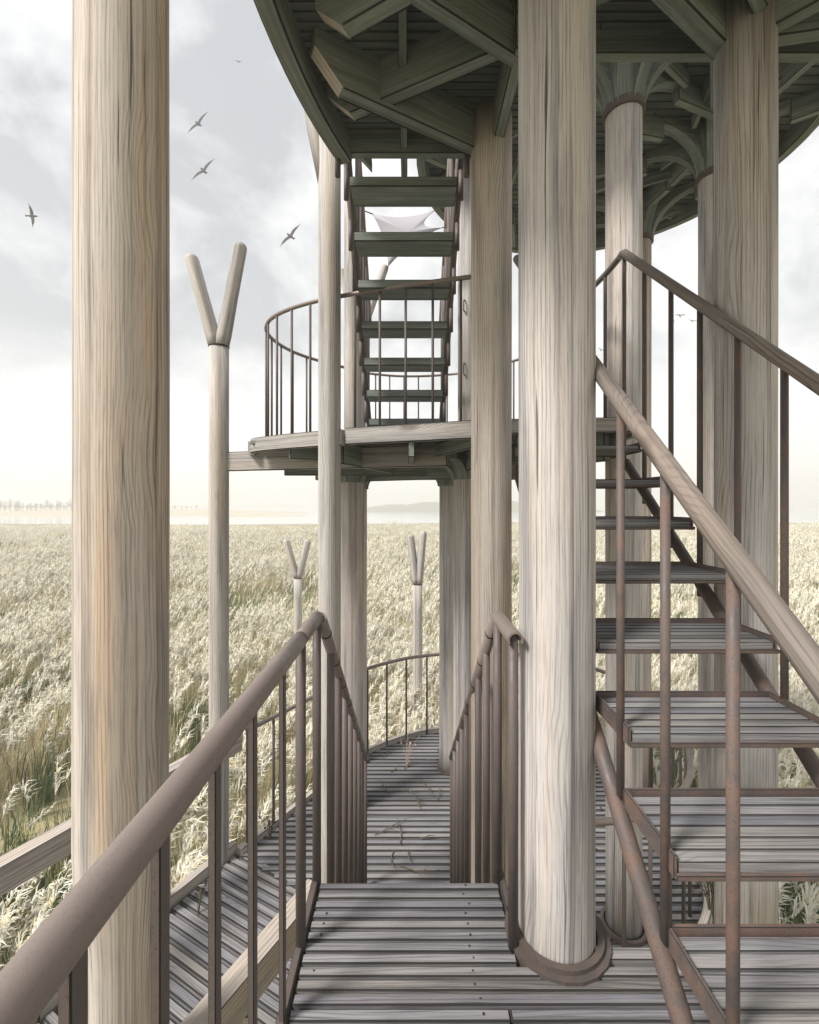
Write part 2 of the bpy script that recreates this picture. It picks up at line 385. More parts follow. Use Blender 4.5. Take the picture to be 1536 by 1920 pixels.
def ridge(name, x0, x1, y, h, seed):
    rr = random.Random(seed); n = 90; mb = MB(); ph = [rr.uniform(0, 6.3) for _ in range(6)]
    for i in range(n+1):
        f = i/n; x = x0+(x1-x0)*f
        hh = h*(math.sin(math.pi*f)**.6)*(.72+.2*math.sin(4*f*3.1+ph[0])+.09*math.sin(17*f+ph[1])+.05*math.sin(41*f+ph[2])+rr.uniform(-.03, .03))
        for dy, z in ((-70, ZG-.4), (-30, ZG+hh*.6), (0, ZG+hh), (60, ZG-.4)): mb.v.append(Vector((x, y+dy*.4, z)))
    for i in range(n):
        for k in range(3): mb.face([i*4+k, (i+1)*4+k, (i+1)*4+k+1, i*4+k+1], 0, [(0, 0)]*4, True)
    o = mb.build(name, [M['hill']]); o['kind'] = 'structure'; return o
ridge('hill', -26, 95, 235, 8.4, 3)

# ------------------------------------------------------------------ far trees: bare thin trees in a line along the far shore
M['tree_bark'] = plain('tree_bark', (.05, .047, .04), .9); M['tree_twig'] = plain('tree_twigs', (.075, .08, .055), .9)
def tree_mesh(seed):
    rr = random.Random(seed); h = rr.uniform(5.5, 8.5); tr, cr = MB(), MB()
    tr.tube([(0, 0, -.3), (.1, 0, h*.5), (rr.uniform(-.3, .3), 0, h*.92)], [.22, .14, .03], 6)
    for i in range(9):
        z = h*rr.uniform(.3, .75); a = rr.uniform(0, 6.28); l = rr.uniform(1.0, 2.2)
        tr.tube([(0, 0, z), (l*.6*math.cos(a), l*.6*math.sin(a), z+l*.8), (l*math.cos(a), l*math.sin(a), z+l*1.4)], [.09, .05, .02], 4, caps=False)
    for i in range(150):
        a = rr.uniform(0, 6.28); f = rr.random()**.5; z = h*rr.uniform(.34, 1.0); q = f*(1.9*math.sin(math.pi*min(1, (z/h-.2)/.85))+.3)
        p = Vector((q*math.cos(a), q*math.sin(a), z)); b0 = len(cr.v); s_ = rr.uniform(.18, .42)
        for _ in range(3): cr.v.append(p+Vector((rr.uniform(-s_, s_), rr.uniform(-s_, s_), rr.uniform(-s_, s_*1.6))))
        cr.face([b0, b0+1, b0+2], 0, [(0, 0)]*3)
    return tr, cr
protos = []
for k in range(5):
    tr, cr = tree_mesh(100+k); protos.append((tr, cr))
TREES = []
def put_tree(x, y, k, s):
    r_ = bpy.data.objects.new('bare_tree', None); COL.objects.link(r_); r_.location = (x, y, ZG+1.75); r_.scale = (s, s, s); r_.rotation_euler = (0, 0, random.uniform(0, 6.28))
    tag(r_, 'small dark bare tree in the hazy line of trees along the far lake shore', 'tree', 'trees along the far shore')
    for key, mt in (('trunk', M['tree_bark']), ('crown', M['tree_twig'])):
        if (k, key) not in TM:
            o = (protos[k][0] if key == 'trunk' else protos[k][1]).build(key, [mt]); TM[(k, key)] = o.data
        else:
            o = bpy.data.objects.new(key, TM[(k, key)]); COL.objects.link(o)
        o.parent = r_
TM = {}
for i in range(120):
    f = i/119; px = -25 + 395*f + random.uniform(-4, 4); Y = 150+45*f+random.uniform(-6, 6)
    if 150 < px < 300: continue
    put_tree((px-766)/850*Y, Y, i % 5, random.uniform(.26, .50)*(1.0 if px < 140 else .45))

# ------------------------------------------------------------------ reed grass (one mass)
deck_poly = [(-1.5, 4.02), (-1.25, 4.45), (-1.0, 4.86), (-.75, 5.3), (-.5, 5.66), (0, 6.03), (.5, 6.2), (1.2, 6.25), (1.85, 6.05), (2.38, 5.6), (2.66, 4.9), (2.6, 4.2), (2.37, 3.6), (2.12, 3.28), (1.83, 3.08), (1.5, 2.93), (1.1, 2.86), (.6, 2.84), (-.2, 2.86), (-.3, 3.28)]
PU, PV = Vector((-.47, -.883)).normalized(), Vector((.883, -.47)).normalized()
PL = Vector((-1.52, 4.06))
def inside(poly, X, Y):
    r_ = np.zeros(X.shape, bool)
    for i in range(len(poly)):
        (x0, y0), (x1, y1) = poly[i], poly[(i+1) % len(poly)]
        if y0 == y1: continue
        c = ((y0 > Y) != (y1 > Y)) & (X < (x1-x0)*(Y-y0)/(y1-y0)+x0); r_ ^= c
    return r_
def vnoise(x, y, seed):
    g = np.random.default_rng(seed).random((64, 64)); xi, yi = np.floor(x).astype(int), np.floor(y).astype(int); fx, fy = x-xi, y-yi
    fx, fy = fx*fx*(3-2*fx), fy*fy*(3-2*fy); a = lambda i, j: g[(xi+i) % 64, (yi+j) % 64]
    return (a(0, 0)*(1-fx)+a(1, 0)*fx)*(1-fy)+(a(0, 1)*(1-fx)+a(1, 1)*fx)*fy
def grass():
    V, F, MI, nv = [], [], [], 0
    def strips(base, dirx, diry, h, lean, wd, mi, up=1.0):
        """3-vertex wide blades: quad + tip, bent along lean"""
        nonlocal nv
        n = len(base); px, py = -diry, dirx
        mid = base + np.stack([dirx*lean*.35, diry*lean*.35, h*.62], 1); tip = base + np.stack([dirx*lean, diry*lean, h*up], 1)
        s_ = np.stack([px*wd, py*wd, np.zeros(n)], 1)
        v = np.stack([base-s_, base+s_, mid-s_*.8, mid+s_*.8, tip], 1).reshape(-1, 3)
        i0 = nv + np.arange(n)*5
        F.append(np.stack([i0, i0+1, i0+3], 1)); F.append(np.stack([i0, i0+3, i0+2], 1)); F.append(np.stack([i0+2, i0+3, i0+4], 1))
        MI.extend([np.repeat(mi, n)]*3 if np.ndim(mi) == 0 else [mi]*3); V.append(v); nv += n*5
    zones = [(-2.5, 5, 13, 44, 34, 1.0), (5, 14, 9, 30, 30, 1.0), (14, 34, 4.2, 14, 22, 1.5), (34, 76, 1.8, 7, 16, 2.2)]
    for y0, y1, dens, nb, npl, big in zones:
        xm = 1.12*y1+6; area = 2*xm*(y1-y0); n = int(area*dens)
        X, Y = rng.uniform(-xm, xm, n), rng.uniform(y0, y1, n)
        k = np.abs(X) < 1.12*np.maximum(Y, 0)+6
        pd = (X-PL.x)*PU.x+(Y-PL.y)*PU.y; pv = (X-PL.x)*PV.x+(Y-PL.y)*PV.y
        k &= ~((pd > -.2) & (pd < 8) & (pv > -.12) & (pv < 1.95)) & ~inside([(x*1.06-.06, (y-4.4)*1.06+4.4) for x, y in deck_poly], X, Y)
        k &= ~((np.abs(X) < 2.2) & (Y < 3.2) & (Y > -3))
        if y1 > 70: k &= Y < 62 + 11*vnoise(X*.06+30, Y*0+3, 9) + np.clip(X, 0, 80)*.1
        X, Y = X[k], Y[k]; n = len(X)
        patch = vnoise(X*.30+9, Y*.30+5, 1)*.55 + vnoise(X*.9, Y*.9+7, 2)*.45; hgt = (.42+.30*vnoise(X*.5, Y*.5, 3)+.55*vnoise(X*1.2+4, Y*1.2+1, 6)+rng.uniform(-.08, .08, n))
        patch = patch - .12*np.clip((9-np.hypot(X, Y))/6, 0, 1); green = patch < .47
        # blades
        r_ = np.repeat(np.arange(n), nb); a = rng.uniform(0, 2*np.pi, len(r_)); sp = rng.uniform(0, .28*big, len(r_))
        base = np.stack([X[r_]+np.cos(a)*sp, Y[r_]+np.sin(a)*sp, np.full(len(r_), ZG)], 1); a2 = a+rng.normal(0, .5, len(r_))
        h = hgt[r_]*rng.uniform(.5, 1.0, len(r_))
        mi = np.where(rng.random(len(r_)) < np.where(green[r_], .08, .80), 1, 0); mi = np.where((mi == 0) & (rng.random(len(r_)) < .35), 2, mi)
        strips(base, np.cos(a2)+.35, np.sin(a2)*.8, h, h*rng.uniform(.15, .6, len(r_)), .006*big*rng.uniform(.7, 1.5, len(r_)), mi, up=.96)
        # plumes: stalk top sprays, leaning with the wind
        keep = np.where(patch > .45, 1.0, np.where(patch > .36, .35, .07))
        for j in range(4 if y1 > 70 else 5):
            sel = np.where(rng.random(n) < keep)[0]
            if not len(sel): continue
            px, py = X[sel]+rng.normal(0, .2*big, len(sel)), Y[sel]+rng.normal(0, .2*big, len(sel)); pz = ZG+hgt[sel]*rng.uniform(.85, 1.25, len(sel))
            nn = npl; q = np.repeat(np.arange(len(sel)), nn); tt = rng.random(len(q))
            L = .42*(.7+.5*rng.random(len(sel)))*(1+.35*(big-1)); lx, ly = rng.normal(.35, .25, len(sel)), rng.normal(0, .25, len(sel))
            b_ = np.stack([px[q]+lx[q]*L[q]*tt, py[q]+ly[q]*L[q]*tt, pz[q]+L[q]*tt*.8-.12], 1)
            a = rng.uniform(0, 2*np.pi, len(q)); hl = L[q]*rng.uniform(.25, .55, len(q))
            strips(b_, np.cos(a)+.5, np.sin(a), hl*.8, hl*.55, .0068*big*rng.uniform(.6, 1.5, len(q)), np.where(rng.random(len(q)) < .88, 3, 1), up=.7)
            if big < 1.4:
                strips(np.stack([px, py, np.full(len(sel), ZG)], 1), lx, ly, pz-ZG+L*.5, L*.5, np.full(len(sel), .004), np.full(len(sel), 1))
    V = np.concatenate(V).astype(np.float32); F = np.concatenate(F).astype(np.int32); MI = np.concatenate(MI).astype(np.int32)
    me = bpy.data.meshes.new('reed_grass'); me.vertices.add(len(V)); me.vertices.foreach_set('co', V.ravel())
    me.loops.add(F.size); me.loops.foreach_set('vertex_index', F.ravel()); me.polygons.add(len(F))
    me.polygons.foreach_set('loop_start', np.arange(len(F), dtype=np.int32)*3); me.polygons.foreach_set('material_index', MI)
    me.update(calc_edges=True)
    for nm, c in (('blade_olive', (.16, .18, .06)), ('blade_straw', (.76, .66, .43)), ('blade_teal', (.06, .14, .085)), ('plume_cream', (.95, .885, .69))):
        mm, t, b = mat_base(nm, .9)
        geo = N(t, 'ShaderNodeNewGeometry'); k = ramp(t, geo.outputs['Random Per Island'], [(0, tuple(x*.8 for x in c)), (1, tuple(min(.9, x*1.2) for x in c))]).outputs[0]
        L_(t, k, b.inputs['Base Color']); b.inputs['Specular IOR Level'].default_value = .1
        up = N(t, 'ShaderNodeVectorMath', operation='MULTIPLY_ADD'); L_(t, geo.outputs['Normal'], up.inputs[0]); up.inputs[1].default_value = (.55, .55, .55); up.inputs[2].default_value = (0, 0, .75)
        nr = N(t, 'ShaderNodeVectorMath', operation='NORMALIZE'); L_(t, up.outputs[0], nr.inputs[0]); L_(t, nr.outputs[0], b.inputs['Normal'])
        tr = N(t, 'ShaderNodeBsdfTranslucent'); L_(t, k, tr.inputs[0]); ms = N(t, 'ShaderNodeMixShader'); ms.inputs[0].default_value = .42
        L_(t, b.outputs[0], ms.inputs[1]); L_(t, tr.outputs[0], ms.inputs[2]); L_(t, ms.outputs[0], t.nodes['Material Output'].inputs[0])
        me.materials.append(mm)
    o = bpy.data.objects.new('reed_grass', me); COL.objects.link(o); tag(o, 'cream plumed reed grass covering the marsh around the tower', None, None, 'stuff')
    print('grass faces', len(F))
grass()

# ------------------------------------------------------------------ columns
def capital(mb, x, y, r, z0, z1, Lr, n=8, a0=0, th=.085):
    mb.tube([(x, y, z0+.004), (x, y, z0+(z1-z0)*.35), (x, y, z0+(z1-z0)*.65), (x, y, z1-.004)], [r+.010, r+.028, r+.06, r+.11], 32)
    for k in range(n):
        a = a0+2*math.pi*k/n; c, s_ = math.cos(a), math.sin(a)
        prof = [(r*.55, z0+.02), (r+.015, z0)] + [(r+.015+(Lr)*(1-math.cos(R(d))), z0+(z1-z0-.06)*math.sin(R(d))) for d in range(10, 91, 10)] + [(r+Lr+.015, z1), (r*.55, z1)]
        mb.prism(prof, lambda p, q, t_, c=c, s_=s_: (x+c*p-s_*t_, y+s_*p+c*t_, q), -th/2, th/2)
def ring_mb(x, y, r0, r1, z0, z1, n=36, rot=0, mb=None):
    mb = mb or MB(); b0 = len(mb.v)
    for rr, z in ((r0, z0), (r1, z0), (r1, z1), (r0, z1)):
        for i in range(n): a = 2*math.pi*i/n+rot; mb.v.append(Vector((x+rr*math.cos(a), y+rr*math.sin(a), z)))
    for k in range(4):
        for i in range(n):
            j = (i+1) % n; k2 = (k+1) % 4
            mb.face([b0+k*n+i, b0+k*n+j, b0+k2*n+j, b0+k2*n+i][::1], 0, [(0, 0)]*4)
    return mb
def column(x, y, r, z0, z1, label, collar=None, cap=None, mat='column', sleeve=None, name='timber_column', n=40):
    o = thing(name, label, 'column', (x, y, z0), 'round timber columns of the tower')
    zs = list(np.linspace(z0, z1, 14)); rs = [r]*14
    if sleeve:                                   # the log is thicker above
        za, zb, rt, zt = sleeve; zs = list(np.linspace(z0, za, 8))+list(np.linspace(za, zb, 7))[1:]+list(np.linspace(zb, zt, 12))[1:]
        rs = [r]*8+[r+(rt-r)*(1-math.cos(math.pi*k/6))/2 for k in range(1, 7)]+[rt]*11
    MB().tube([(x, y, z) for z in zs], rs, n, wob=.010).build('shaft', [M[mat]], o)
    if collar:
        mb = MB()
        for r0, r1, a, b_, nn, rot in collar: ring_mb(x, y, r0, r1, a, b_, nn, rot, mb)
        mb.build('base_collar', [M['dark_steel']], o)
    if cap:
        z0c, z1c, Lr, nk, a0 = cap; mb = MB(); capital(mb, x, y, r, z0c, z1c, Lr, nk, a0); mb.build('capital', [M['under']], o)
        if z0c > 2: ring_mb(x, y, r+.002, r+.022, z0c-.02, z0c+.035).build('capital_ring', [M['dark_steel']], o)
    return o
def low_collar(r): return [(r+.012, r+.035, ZL, ZL+.035, 32, 0)]
column(-1.008, 1.60, 0.1162, ZG-.2, -1.2, 'thick foreground column at the far left crossing the whole height, left of the brown handrail', mat='tan', sleeve=(-1.62, -1.16, 0.1442, 3.2))
column(0.522, 1.60, 0.1302, ZL-.3, ZU, 'broad pale column standing in a dark collar on the near deck, right of the downward stair',
       collar=[(.136, .158, ZD-.03, ZD+.028, 40, 0), (.146, .179, ZD-.05, ZD+.012, 20, math.pi/20)])
column(1.418, 1.91, 0.1098, ZG-.2, 2.08, 'thick column behind the rising steps at the right, with dark blotchy grain')
column(2.678, 3.99, 0.1091, ZL, 3.28, 'slim column mostly hidden on the left side of the thick right column', cap=(2.85, 3.27, .40, 8, .2), collar=low_collar(.125))
column(1.581, 3.33, 0.1238, ZL, 3.28, 'column with a flared bracket capital directly behind the rising stair', cap=(2.85, 3.27, .42, 8, .35), collar=low_collar(.125))
column(2.527, 4.97, 0.1224, ZL, 3.28, 'narrow sliver of a tan column peeking out behind the flared capital column', mat='tan', cap=(2.85, 3.27, .40, 8, .1), collar=low_collar(.125))
column(0.451, 2.47, 0.1099, ZL, 2.10, 'column right of the upper stair, with mossy beams meeting at its top', mat='tan')
column(-.58, 4.67, .125, ZL, .49, 'left column under the round platform, behind the fork post', cap=(.2, .42, .24, 8, .2), collar=low_collar(.125))
column(-.63, 5.5, .125, ZL, .49, 'rear left column under the round platform, showing as a thin strip', mat='tan', cap=(.16, .42, .22, 8, 0), collar=low_collar(.125))
column(.54, 4.08, .137, ZL, .49, 'column under the right side of the round platform, next to the mossy beam column', cap=(.2, .42, .24, 8, .3), collar=low_collar(.125))
column(.50, 5.32, .137, ZL, .49, 'rear column standing on the lower deck, left edge showing under the round platform', cap=(.19, .42, .24, 8, .1), collar=low_collar(.125))
# columns that carry on above the round platform
column(-.57, 4.72, .10, ZM, 3.1, 'grey column rising from the round platform left of the upper stair', mat='post')
cl = column(.56, 4.12, .112, ZM, 3.1, 'grey column rising from the round platform right of the upper stair, with two small loop handles', mat='post')
for zz in (1.30, 1.55+.22):
    pass
for zz in (1.18, 1.74):
    a = -2.1; cx, cy = .56+.112*math.cos(a), 4.12+.112*math.sin(a)
    MB().tube(smooth([(cx, cy, zz-.05), (cx+.03*math.cos(a), cy+.03*math.sin(a), zz-.045), (cx+.035*math.cos(a), cy+.035*math.sin(a), zz), (cx+.03*math.cos(a), cy+.03*math.sin(a), zz+.045), (cx, cy, zz+.05)], 3), .006, 6).build('loop_handle', [M['dark_steel']], cl)

# ------------------------------------------------------------------ fork-topped posts
def fork_post(x, y, r, z0, zf, tips, label, ra=None):
    o = thing('fork_post', label, 'post', (x, y, z0), 'fork topped timber posts')
    MB().tube([(x, y, z) for z in np.linspace(z0, zf, 8)], r, 24, wob=.004).build('shaft', [M['post']], o)
    for i, (tx, ty, tz) in enumerate(tips):
        s_ = 1 if tx > x else -1
        b0 = Vector((x+s_*r*.28, y, zf-.01)); tp = Vector((tx, ty, tz)); ra_ = ra or r*.70
        MB().tube([b0, b0.lerp(tp, .12), b0.lerp(tp, .5), tp], [r*.70, ra_*1.08, ra_, ra_], 20, round_end=True).build('fork_arm', [M['post']], o)
    ring_mb(x, y, r*.9, r+.003, zf-.006, zf+.006).build('joint_band', [M['ink']], o)
    return o
fork_post(-1.66, 3.97, .0835, ZG-.1, 1.36, [(-1.91, 3.97, 2.17), (-1.44, 3.90, 2.24)], 'tall fork topped post left of the round platform, standing clear against the sky')
fork_post(-2.34, 9.6, .085, ZG-.1, -1.6, [(-2.60, 9.6, -.78), (-2.12, 9.6, -.78)], 'far small fork topped post standing in the grass at the left', ra=.072)
fork_post(.16, 8.0, .085, ZG-.1, -1.44, [(.03, 8.0, -.56), (.26, 8.0, -.50)], 'small fork topped post in the grass seen under the round platform', ra=.068)
o = thing('fork_post', 'slender post before the round platform rim, fork half hidden by the upper rim', 'post', (-.557, 3.2, ZG), 'fork topped timber posts')
MB().tube([(-.557, 3.2, z) for z in np.linspace(ZG-.1, 2.9, 9)], .079, 24, wob=.004).build('shaft', [M['post']], o)
MB().tube([(-.57, 3.2, 2.16), (-.665, 3.2, 2.62), (-.70, 3.2, 2.82)], [.05, .048, .045], 20, round_end=True).build('fork_arm', [M['post']], o)
fork_post(-.66, 6.2, .08, ZM-.6, 2.35, [(-.93, 6.2, 3.2), (-.31, 6.2, 3.25)], 'fork topped post behind the upper stair holding the grey shade sail')

# ------------------------------------------------------------------ near viewing deck
o = thing('viewing_deck', 'near deck of narrow grey planks in the foreground', 'deck', (0, .5, ZD))
pd = planks([(-.355, -1.6), (2.1, -1.6), (2.1, 1.50), (.36, 1.50), (.36, 1.8206), (-.355, 1.8206)], ZD, .034, .0412, .0088, e=.0042, joint=1.0, jit=.0018)
for k in range(60):
    y = 1.8206-.0412*(k+.5)
    for x in (.22+random.uniform(-.012, .012), -.30+random.uniform(-.01, .01)):
        if x > .2 or random.random() < .3: pd.tube([(x, y, ZD-.004), (x, y, ZD+.0022)], .0034, 8, mat=2)
pd.build('planking', [M['deck'], M['ink'], M['screw']], o)
MB().abox(.64, 2.1, 1.505, 1.548, ZD-.03, ZD+.002, grain='x').build('border_board', M['deck'], o)
MB().abox(-.386, -.36, -1.6, 1.875, ZD-.06, ZD+.012, grain='y').build('edge_trim', [M['bar'], M['ink']], o)
MB().abox(.363, .389, 1.62, 1.875, ZD-.06, ZD+.012, grain='y').build('edge_trim', [M['bar'], M['ink']], o)
mb = MB()
for x in (-.3, 0, .3): mb.abox(x-.03, x+.03, -1.6, 1.8, ZD-.16, ZD-.031, grain='y')
for x in (1.0, 1.5, 2.0): mb.abox(x-.03, x+.03, -1.6, 1.5, ZD-.16, ZD-.031, grain='y')
mb.build('floor_joists', M['under'], o)

# ------------------------------------------------------------------ guard rails of the landing
RX, RZ = .366, -.462
o = thing('guard_railing', 'brown tubular handrail with flat bars running from the bottom left corner to the stair head', 'railing', (-RX, 1, ZD), 'railings of the near deck')
MB().tube([(-RX, y, RZ) for y in np.linspace(-.6, 1.51, 8)], .0275, 24).build('handrail', [M['rail']], o)
MB().tube([(-RX, 1.535, RZ), (-RX, 1.82, RZ)], .0255, 24).build('handrail', [M['rail']], o)
ring_y = MB().tube([(-RX, 1.51, RZ), (-RX, 1.535, RZ)], .024, 20); ring_y.build('joint_sleeve', [M['dark_steel']], o)
for y in (1.33, 1.075, .865, .675, .50, .33, .15):
    MB().abox(-.377, -.362, y-.014, y+.014, ZD-.03, RZ-.01, grain='z', e=.002).build('baluster', [M['bar'], M['ink']], o)
for y in (1.55, 1.82): MB().tube([(-.368, y, ZD-.05), (-.368, y, RZ)], .0175, 16).build('post', [M['bar']], o)
o = thing('guard_railing', 'short rail stub with an open half round end beside the pale column', 'railing', (RX, 1.7, ZD), 'railings of the near deck')
mb = MB(); prof = [(.027*math.cos(R(a)), .027*math.sin(R(a))) for a in range(-30, 211, 15)]+[(.020*math.cos(R(a)), .020*math.sin(R(a))) for a in range(210, -31, -15)]
mb.prism(prof, lambda a, b_, t_: (.360+a, t_, RZ+b_), 1.52, 1.82); mb.build('handrail', [M['rail']], o)
for y in (1.55, 1.82): MB().tube([(.358, y, ZD-.05), (.358, y, RZ+.012)], .0175, 16).build('post', [M['bar']], o)

# ------------------------------------------------------------------ stair down to the lower deck
o = thing('staircase', 'narrow stair dropping from near deck to lower deck between two bundles of brown bars', 'stair', (0, 2.7, ZL))
for k in range(1, 8):
    y = 1.82+.231*(k-1)-.02; z = ZD-.2*k
    mb = MB()
    for j in range(5): mb.abox(-.32, .32, y-.03+j*.048, y+.013+j*.048, z-.03, z)
    mb.build('tread', M['deck'], o)
for s_ in (-1, 1):
    MB().beam((s_*.352, 1.86, ZD-.26), (s_*.352, 3.50, ZL-.02), .03, .16).build('stringer', [M['bar'], M['ink']], o)
    p0, p1 = Vector((s_*.352, 1.82, RZ)), Vector((s_*.352, 3.68, RZ-.2/.231*1.86))
    MB().tube([p0, p1], .0235, 18).build('handrail', [M['rail']], o)
    d = (p1-p0).normalized()
    for k in range(8):
        y = 1.93+.231*k; c = p0+d*((y-p0.y)/d.y); MB().tube([c-d*.006, c+d*.006], .0248, 16).build('rail_coupling', [M['ink']], o)
    for k in range(1, 9):
        y = 1.82+.231*k; z = RZ-.2*k
        MB().tube([(s_*.352, y-.0, z-1.20), (s_*.352, y, z)], .0175, 14).build('baluster', [M['bar']], o)

# ------------------------------------------------------------------ stair rising at the right
o = thing('staircase', 'open stair of rusty framed slatted treads rising at the right beside the pale column', 'stair', (.97, 1.6, ZD))
XL, XR = .652, 1.282
def nose(n): return 1.104+.231*n, -.92+.2*n
for n in range(-2, 7):
    y, z = nose(n); mb = MB(); D = .28
    for j in range(6): mb.abox(XL+.0115, XR-.0115, y+.012+j*.0425, y+.049+j*.0425, z+.004, z+.034, e=.0022)
    tr_ = mb.build('tread', M['deck'], o)
    fr = MB()
    fr.abox(XL+.0, XR, y-.004, y+.008, z-.002, z+.012, e=.002, grain='x')
    fr.abox(XL, XR, y+D-.012, y+D, z-.004, z+.05, e=.002, grain='x')
    fr.abox(XL, XL+.01, y+.010, y+D-.014, z-.004, z+.052, e=.002, grain='y'); fr.abox(XR-.01, XR, y+.010, y+D-.014, z-.004, z+.052, e=.002, grain='y')
    fr.build('tread_frame', [M['rust'], M['ink']], tr_)
for X, dz in ((XL-.012, -.255), (XR+.012, -.22)):
    y0, z0 = nose(-2.9); y1, z1 = nose(6.9)
    MB().tube([(X, y0, z0+dz), (X, y1, z1+dz)], .0255, 18).build('stringer', [M['rust']], o)
mr = lambda Y: .467-.867*(1.574-Y)
fr_ = lambda Y: 1.487-.872*(2.70-Y)
MB().tube([(XL, .2, mr(.2)), (XL, 2.72, mr(2.72))], .0245, 20).build('handrail', [M['rail_wood']], o)
MB().tube([(XR, .3, fr_(.3)), (XR, 2.69, fr_(2.69)), (XR, 2.72, 1.487)], .0235, 20).build('handrail', [M['rail_wood']], o)
for Y in (.669, .908, 1.147, 1.389, 1.63, 1.865, 2.10, 2.33, 2.56):
    zb = -.92+.2*(Y-1.104)/.231-.30
    MB().tube([(XL-.002, Y, zb), (XL-.002, Y, mr(Y))], .0120, 14).build('baluster', [M['rust']], o)
for Y in (.86, 1.09, 1.32, 1.55, 1.77, 2.0, 2.22, 2.47, 2.70):
    zb = -.92+.2*(Y-1.104)/.231-.27
    MB().tube([(XR+.004, Y, zb), (XR+.004, Y, fr_(Y))], .0118, 14).build('baluster', [M['rust']], o)

# ------------------------------------------------------------------ round middle platform
mid_poly = [(-1.27, 3.62), (-.48, 3.21), (-.40, 3.17), (.60, 2.80), (1.34, 2.73), (1.36, 3.3), (1.36, 4.1), (1.2, 4.8), (.75, 5.28), (.1, 5.45), (-.5, 5.32), (-1.05, 4.85), (-1.30, 4.2)]
o = thing('round_platform', 'raised round wooden platform with thick grey rim boards in the middle of the tower', 'platform', (.1, 4.1, ZM-.3))
planks(mid_poly, ZM-.012, .03, .07, .008, e=.003, joint=2.0).build('planking', M['deck'], o)
MB().ribbon(smooth([(-1.285, 3.76), (-1.20, 3.60), (-.85, 3.37), (-.46, 3.19)], 5), .05, ZM-.10, ZM+.012, e=.006).build('rim_board', M['grey'], o)
MB().ribbon([(-.425, 3.15), (.1, 2.962), (.62, 2.775)], .05, ZM-.10, ZM+.015, e=.006).build('rim_board', M['grey'], o)
MB().ribbon(smooth([(.63, 2.775), (1.36, 2.715)], 3), .05, ZM-.08, ZM+.008).build('rim_board', M['grey'], o)
MB().ribbon(smooth([(1.38, 2.75), (1.39, 3.4), (1.38, 4.1), (1.22, 4.82), (.77, 5.30), (.1, 5.47), (-.52, 5.34), (-1.08, 4.87), (-1.33, 4.2), (-1.32, 3.8)], 5), .05, ZM-.10, ZM+.012).build('rim_board', M['grey'], o)
for p0, p1, wd, z0, z1 in [((-1.60, 3.99), (.30, 3.47), .07, .275, .44), ((.02, 2.99), (.02, 3.9), .045, .30, .445), ((.42, 2.92), (.22, 3.46), .04, .35, .445), ((-.9, 3.43), (-.45, 3.72), .04, .33, .445),
                       ((-.5, 3.3), (.1, 5.2), .06, .28, .445), ((.55, 2.9), (.5, 5.2), .06, .27, .445), ((-1.2, 4.4), (1.3, 4.4), .06, .26, .445), ((-1.0, 4.9), (1.15, 4.8), .06, .24, .40), ((-.9, 5.0), (.9, 4.0), .06, .22, .38),
                       ((1.25, 2.85), (.6, 4.0), .06, .26, .445), ((.7, 2.85), (1.3, 3.9), .05, .30, .445), ((1.32, 2.8), (1.0, 4.7), .05, .28, .445)]:
    MB().beam((*p0, z0), (*p1, z0), wd, z1-z0, align='b', e=.006).build('joist', M['grey'] if p0[0] == -1.60 else M['under'], o)

def railing(label, pts, zb, h, spacing, rr, rb, group, k=6, mats=('rail', 'bar'), phase=.5, bottom=.03, name='guard_railing'):
    P = [Vector((p[0], p[1], zb+h)) for p in pts]; P = smooth(P, k) if k > 1 else P
    c = sum(P, Vector())/len(P); o = thing(name, label, 'railing', (c.x, c.y, zb), group)
    MB().tube(P, rr, 14).build('handrail', [M[mats[0]]], o)
    acc = spacing*(1-phase)
    for i in range(len(P)-1):
        d = (P[i+1]-P[i]); l = d.length; t_ = 0
        while acc <= l-t_:
            t_ += acc; acc = spacing; q = P[i]+d*(t_/l)
            MB().tube([(q.x, q.y, zb-bottom), (q.x, q.y, zb+h)], rb, 10).build('baluster', [M[mats[1]]], o)
        acc -= l-t_
    return o
G = 'curved railings round the platforms'
railing('curved thin railing sweeping round the front and left of the round platform', [(.62, 2.92), (.41, 2.985), (-.1, 3.13), (-.66, 3.335), (-1.0, 3.55), (-1.18, 3.78), (-1.24, 4.05), (-1.16, 4.42), (-.94, 4.75), (-.5, 5.18)], ZM, .985, .19, .0155, .0095, G)
railing('far curved railing of the round platform seen between the upper stair treads', [(-.46, 5.22), (-.1, 5.33), (.34, 5.30), (.8, 5.1), (1.15, 4.7)], ZM, .985, .17, .0135, .009, G)
railing('top rail at the head of the rising stair turning away behind the pale column', [(1.282, 2.74), (1.284, 2.95), (1.27, 3.3), (1.29, 3.9), (1.15, 4.6)], ZM, .987, .24, .0185, .0118, G, mats=('rail_wood', 'bar'), phase=.1)

